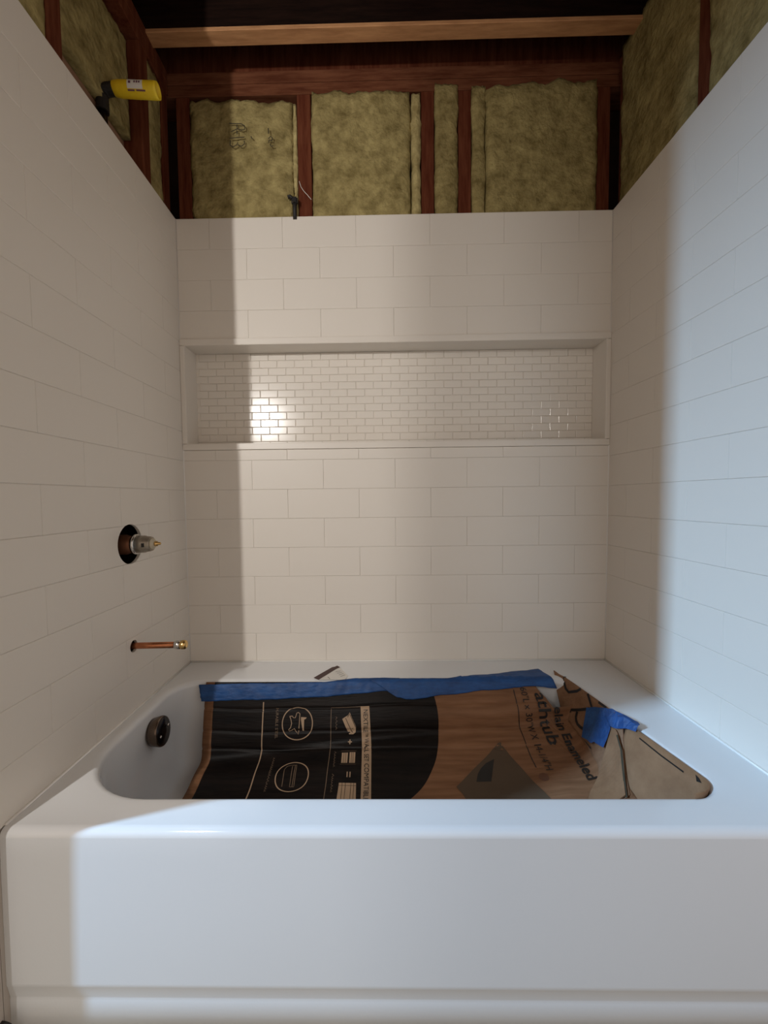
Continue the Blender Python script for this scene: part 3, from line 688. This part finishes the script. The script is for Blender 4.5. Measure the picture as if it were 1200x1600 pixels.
stroke('printed_mark', [[(0.0005, -0.300), (0.0005, -0.330)]], 0.006, Cn, 'ink', cc, 0.002)
# folded-over strip with the pale inside showing
def fold_fn(e, y):
    p_ = corner(e, y); return (p_[0] - 0.004, p_[1], p_[2] + 0.006)
patch('folded_strip', [(-0.366, 0.012, 0.0145), (-0.385, 0.011, 0.044), (-0.41, 0.020, 0.072), (-0.443, 0.040, 0.116), (-0.49, 0.068, 0.16)], fold_fn, 'kraftpale', cc, 0.003, 0.0, 8, 16, False)
ce = tag(empty('cardboard_end_piece', (1.29, -0.52, 0.32)), 'torn pale cardboard triangle filling the front right end of the tub', 'cardboard')
def end_fn(e, y):
    p_ = corner(e, y); return (p_[0], p_[1], p_[2] - 0.004 + 0.003*math.sin(y*55)*clamp(e/0.04, 0, 1))
patch('flap', [(-0.400, 0.0, 0.10), (-0.50, 0.0, 0.13), (-0.60, 0.0, 0.13), (-0.640, 0.0, 0.10)], end_fn, 'kraftpale', ce, 0.003, 0.0, 14, 34)
stroke('printed_line', [[(0.0035, -0.443), (0.0042, -0.505), (0.0042, -0.559)]], 0.0032, end_fn, 'ink', ce, 0.0015)
fill2d('printed_mark', [[(0.001, -0.582), (0.004, -0.588), (0.003, -0.597), (0.0015, -0.590)]], end_fn, 'ink', ce, 0.0015)
stroke('crack_shade', [[(0.011, -0.392), (0.020, -0.418), (0.039, -0.449), (0.066, -0.494)]], 0.005, end_fn, 'inkfaint', ce, 0.010)  # dark strip painted for the shade in the gap between the pieces

# ---------------------------------------------------------------- blue masking tape
def tape_fn(X, q):
    wr = 0.0012*math.sin(X*61 + q*90) + 0.0010*math.sin(X*143 + 1.3)
    if q >= 0.012:
        p_ = Vector(sheet(clamp(X, 0.12, 1.25), q)); return (X, p_.y - 0.0030 - abs(wr), p_.z + 0.0020)
    if q >= -0.004:
        t = (0.012 - q)/0.016; a = Vector(sheet(clamp(X, 0.12, 1.25), 0.012)); return (X, lerp(a.y - 0.003, -0.138, t), lerp(a.z + 0.002, 0.3695 + abs(wr)*0.5, t))
    return (X, -0.142 - q, 0.3662 + abs(wr)*0.4 - min(0.002, (-0.004 - q)*0.06))
def tape(name, label, knots, fn, ends=(0, 0), nu=90, nv=12):
    bm = bmesh.new(); C_ = []
    for i in range(nu + 1):
        X = lerp(knots[0][0], knots[-1][0], i/nu)
        for a, b in zip(knots, knots[1:]):
            if a[0] - 1e-9 <= X <= b[0] + 1e-9: break
        t = (X - a[0])/(b[0] - a[0]); t = t*t*(3 - 2*t); q0, q1 = lerp(a[1], b[1], t), lerp(a[2], b[2], t)
        col = []
        for j in range(nv + 1):
            w = j/nv; xx = X + (ends[0]*(1 - i/nu)**6*(w - 0.3) + ends[1]*(i/nu)**6*(w - 0.3)) + (0.003*noise.noise(Vector((w*9, X, 1))) if i in (0, nu) else 0)
            col.append(bm.verts.new(fn(xx, lerp(q0, q1, w))))
        C_.append(col)
    for P_, Q_ in zip(C_, C_[1:]):
        for j in range(nv): bm.faces.new((P_[j], P_[j+1], Q_[j+1], Q_[j]))
    bmesh.ops.recalc_face_normals(bm, faces=bm.faces)
    o = finish(bm, name, 'tape', None, True); md = o.modifiers.new('thickness', 'SOLIDIFY'); md.thickness = 0.0006; md.offset = 0
    return tag(o, label, 'tape', 'blue tape on the cardboard')
tape('masking_tape', 'long blue tape strip on the black left half of the cardboard', [(0.104, 0.020, 0.069), (0.283, 0.016, 0.062), (0.483, 0.013, 0.053), (0.605, 0.002, 0.045), (0.69, 0.001, 0.039), (0.735, 0.002, 0.036)], tape_fn, (0.012, 0.0))
def tape_fn2(X, q): p_ = tape_fn(X, q); return (p_[0], p_[1] - 0.0022, p_[2] + 0.0018)
tape('masking_tape', 'blue tape strip rising onto the rim right of the black print', [(0.665, 0.006, 0.058), (0.748, 0.004, 0.066), (0.884, 0.004, 0.051), (1.004, -0.020, 0.038), (1.145, -0.050, 0.027), (1.205, -0.064, 0.034)], tape_fn2, (0.085, 0.022))
# short piece folded over the rim at the corner
tp = tag(empty('masking_tape', (1.28, -0.35, 0.36)), 'short crumpled blue tape holding the right corner to the tub rim', 'tape', 'blue tape on the cardboard')
def corner_tape(e, y):
    if e < 0: return (end_x(y) - e, y, 0.3715 + 0.002*abs(math.sin(y*70)))
    p_ = corner(e, y); k_ = min(1, e/0.006); return (p_[0] - 0.004*k_, p_[1] - 0.003*k_, p_[2] + 0.0035 + 0.004*k_ + 0.002*math.sin(y*90 + e*120)*k_)
fill2d('tape_over_rim', [[(0.013, -0.272), (0.006, -0.298), (0.001, -0.338), (-0.008, -0.375), (-0.018, -0.410), (-0.012, -0.424), (0.003, -0.432), (0.007, -0.400), (0.012, -0.364), (0.016, -0.330)]], corner_tape, 'tape', tp, 0.001)
fill2d('hanging_end', [[(0.012, -0.273), (0.009, -0.300), (0.008, -0.340), (0.013, -0.366), (0.024, -0.370), (0.036, -0.373), (0.037, -0.356), (0.038, -0.342), (0.044, -0.337), (0.046, -0.305), (0.030, -0.288)]], corner_tape, 'tape', tp, 0.002)

# ---------------------------------------------------------------- paper tag on the back rim
pt = tag(empty('paper_tag', (0.515, -0.10, ZR)), 'small white paper tag with a brown bar on the back rim', 'tag')
flat = lambda a, b: (a, b, ZR + 0.0015)
bm = bmesh.new(); f = bm.faces.new([bm.verts.new((x, y, ZR + 0.0006)) for x, y in ((0.466, -0.134), (0.480, -0.147), (0.562, -0.147), (0.570, -0.120), (0.531, -0.044), (0.522, -0.046))])
r = bmesh.ops.extrude_face_region(bm, geom=[f]); bmesh.ops.translate(bm, verts=[q for q in r['geom'] if isinstance(q, bmesh.types.BMVert)], vec=(0, 0, 0.0008))
keep_parent(finish(bm, 'paper', 'paper'), pt)
fill2d('printed_bar', [[(0.460, -0.134), (0.511, -0.054), (0.520, -0.050), (0.527, -0.041), (0.538, -0.055), (0.527, -0.068), (0.478, -0.150)]], flat, 'brown', pt, 0.0004)
for k in range(1, 5): stroke('printed_line', [[(0.520 + 0.0065*k, -0.078 - 0.012*k), (0.536 + 0.006*k, -0.074 - 0.010*k)]], 0.0016, flat, 'inkfaint', pt, 0.0004)
stroke('printed_mark', [[(0.505, -0.128), (0.514, -0.142)]], 0.0016, flat, 'inkfaint', pt, 0.0004)

# ---------------------------------------------------------------- small things
wl_ = tag(empty('cable_clip', (0.41, 0.01, ZT)), 'small black cable and clip beside the stud, back wall', 'cable')
bm = bmesh.new(); tube(bm, [(0.404, 0.000, ZT - 0.01), (0.404, -0.001, ZT + 0.03), (0.406, -0.002, ZT + 0.045)], 0.0065, 10); keep_parent(finish(bm, 'cable', 'iron', None, True), wl_)
bm = bmesh.new(); bbox(bm, 0.394, 0.4145, -0.010, 0.006, ZT + 0.036, ZT + 0.060); bmesh.ops.bevel(bm, geom=bm.edges[:], offset=0.004, segments=2, affect='EDGES')
tube(bm, [(0.397, -0.004, ZT + 0.055), (0.389, -0.004, ZT + 0.062), (0.382, -0.003, ZT + 0.060)], 0.006, 8); keep_parent(finish(bm, 'clip', 'iron'), wl_)
keep_parent(lathe_obj('clip_screw', [(0, 0.002), (0.003, 0.0015)], (0.400, -0.010, ZT + 0.040), (0, -1, 0), 'chrome', None, 8), wl_)
bm = bmesh.new(); tube(bm, [(0.418, 0.014, 2.01), (0.424, 0.012, 1.99), (0.434, 0.012, 1.975), (0.446, 0.011, 1.962), (0.458, 0.012, 1.948)], 0.0009, 6)
tag(finish(bm, 'loose_thread', 'paper'), 'thin white thread hanging across the second back stud', 'thread')
bm = bmesh.new(); tube(bm, [(-0.002 + 0.020*math.cos(a), -0.742, 0.014 + 0.011*math.sin(a)) for a in [i/20*2*math.pi*0.9 for i in range(21)]], 0.0032, 8)
tag(finish(bm, 'wire_loop', 'iron', None, True), 'small black wire loop at the bottom left corner of the apron', 'wire')

# ---------------------------------------------------------------- work lamp behind to the left: an open box housing with a small bulb
LX, LY, LZ = -0.345, -2.13, 1.65
wlamp = tag(empty('work_lamp', (LX, LY, 0)), 'boxed work lamp on a pole behind the photographer', 'lamp')
bm = bmesh.new(); a0, a1, b0, b1_, c0, c1 = LX - 0.22, LX + 0.158, LY - 0.08, LY + 0.30, LZ - 0.27, LZ + 0.27; t = 0.006
bbox(bm, a0, a1, b0 - t, b0, c0, c1); bbox(bm, a0 - t, a0, b0, b1_, c0, c1); bbox(bm, a1, a1 + t, b0, b1_, c0, c1); bbox(bm, a0, a1, b0, b1_, c0 - t, c0); bbox(bm, a0, a1, b0, b1_, c1, c1 + t)
keep_parent(finish(bm, 'housing', 'iron'), wlamp)
keep_parent(lathe_obj('pole', [(0, 0.10), (0.012, 0.10), (0.014, 0.014), (LZ - 0.276, 0.014)], (LX, LY + 0.05, 0), (0, 0, 1), 'iron', None, 16), wlamp)
for i, (bx_, by_, en) in enumerate(((LX, LY, 42), (-0.3055, -1.975, 29))):       # two bulbs, one behind the other
    ld = bpy.data.lights.new('work_lamp_bulb', 'POINT'); ld.energy = en; ld.color = (1.0, 0.96, 0.91); ld.shadow_soft_size = 0.016
    lo_ = bpy.data.objects.new('work_lamp_bulb', ld); COLL.objects.link(lo_); lo_.location = (bx_, by_, LZ)
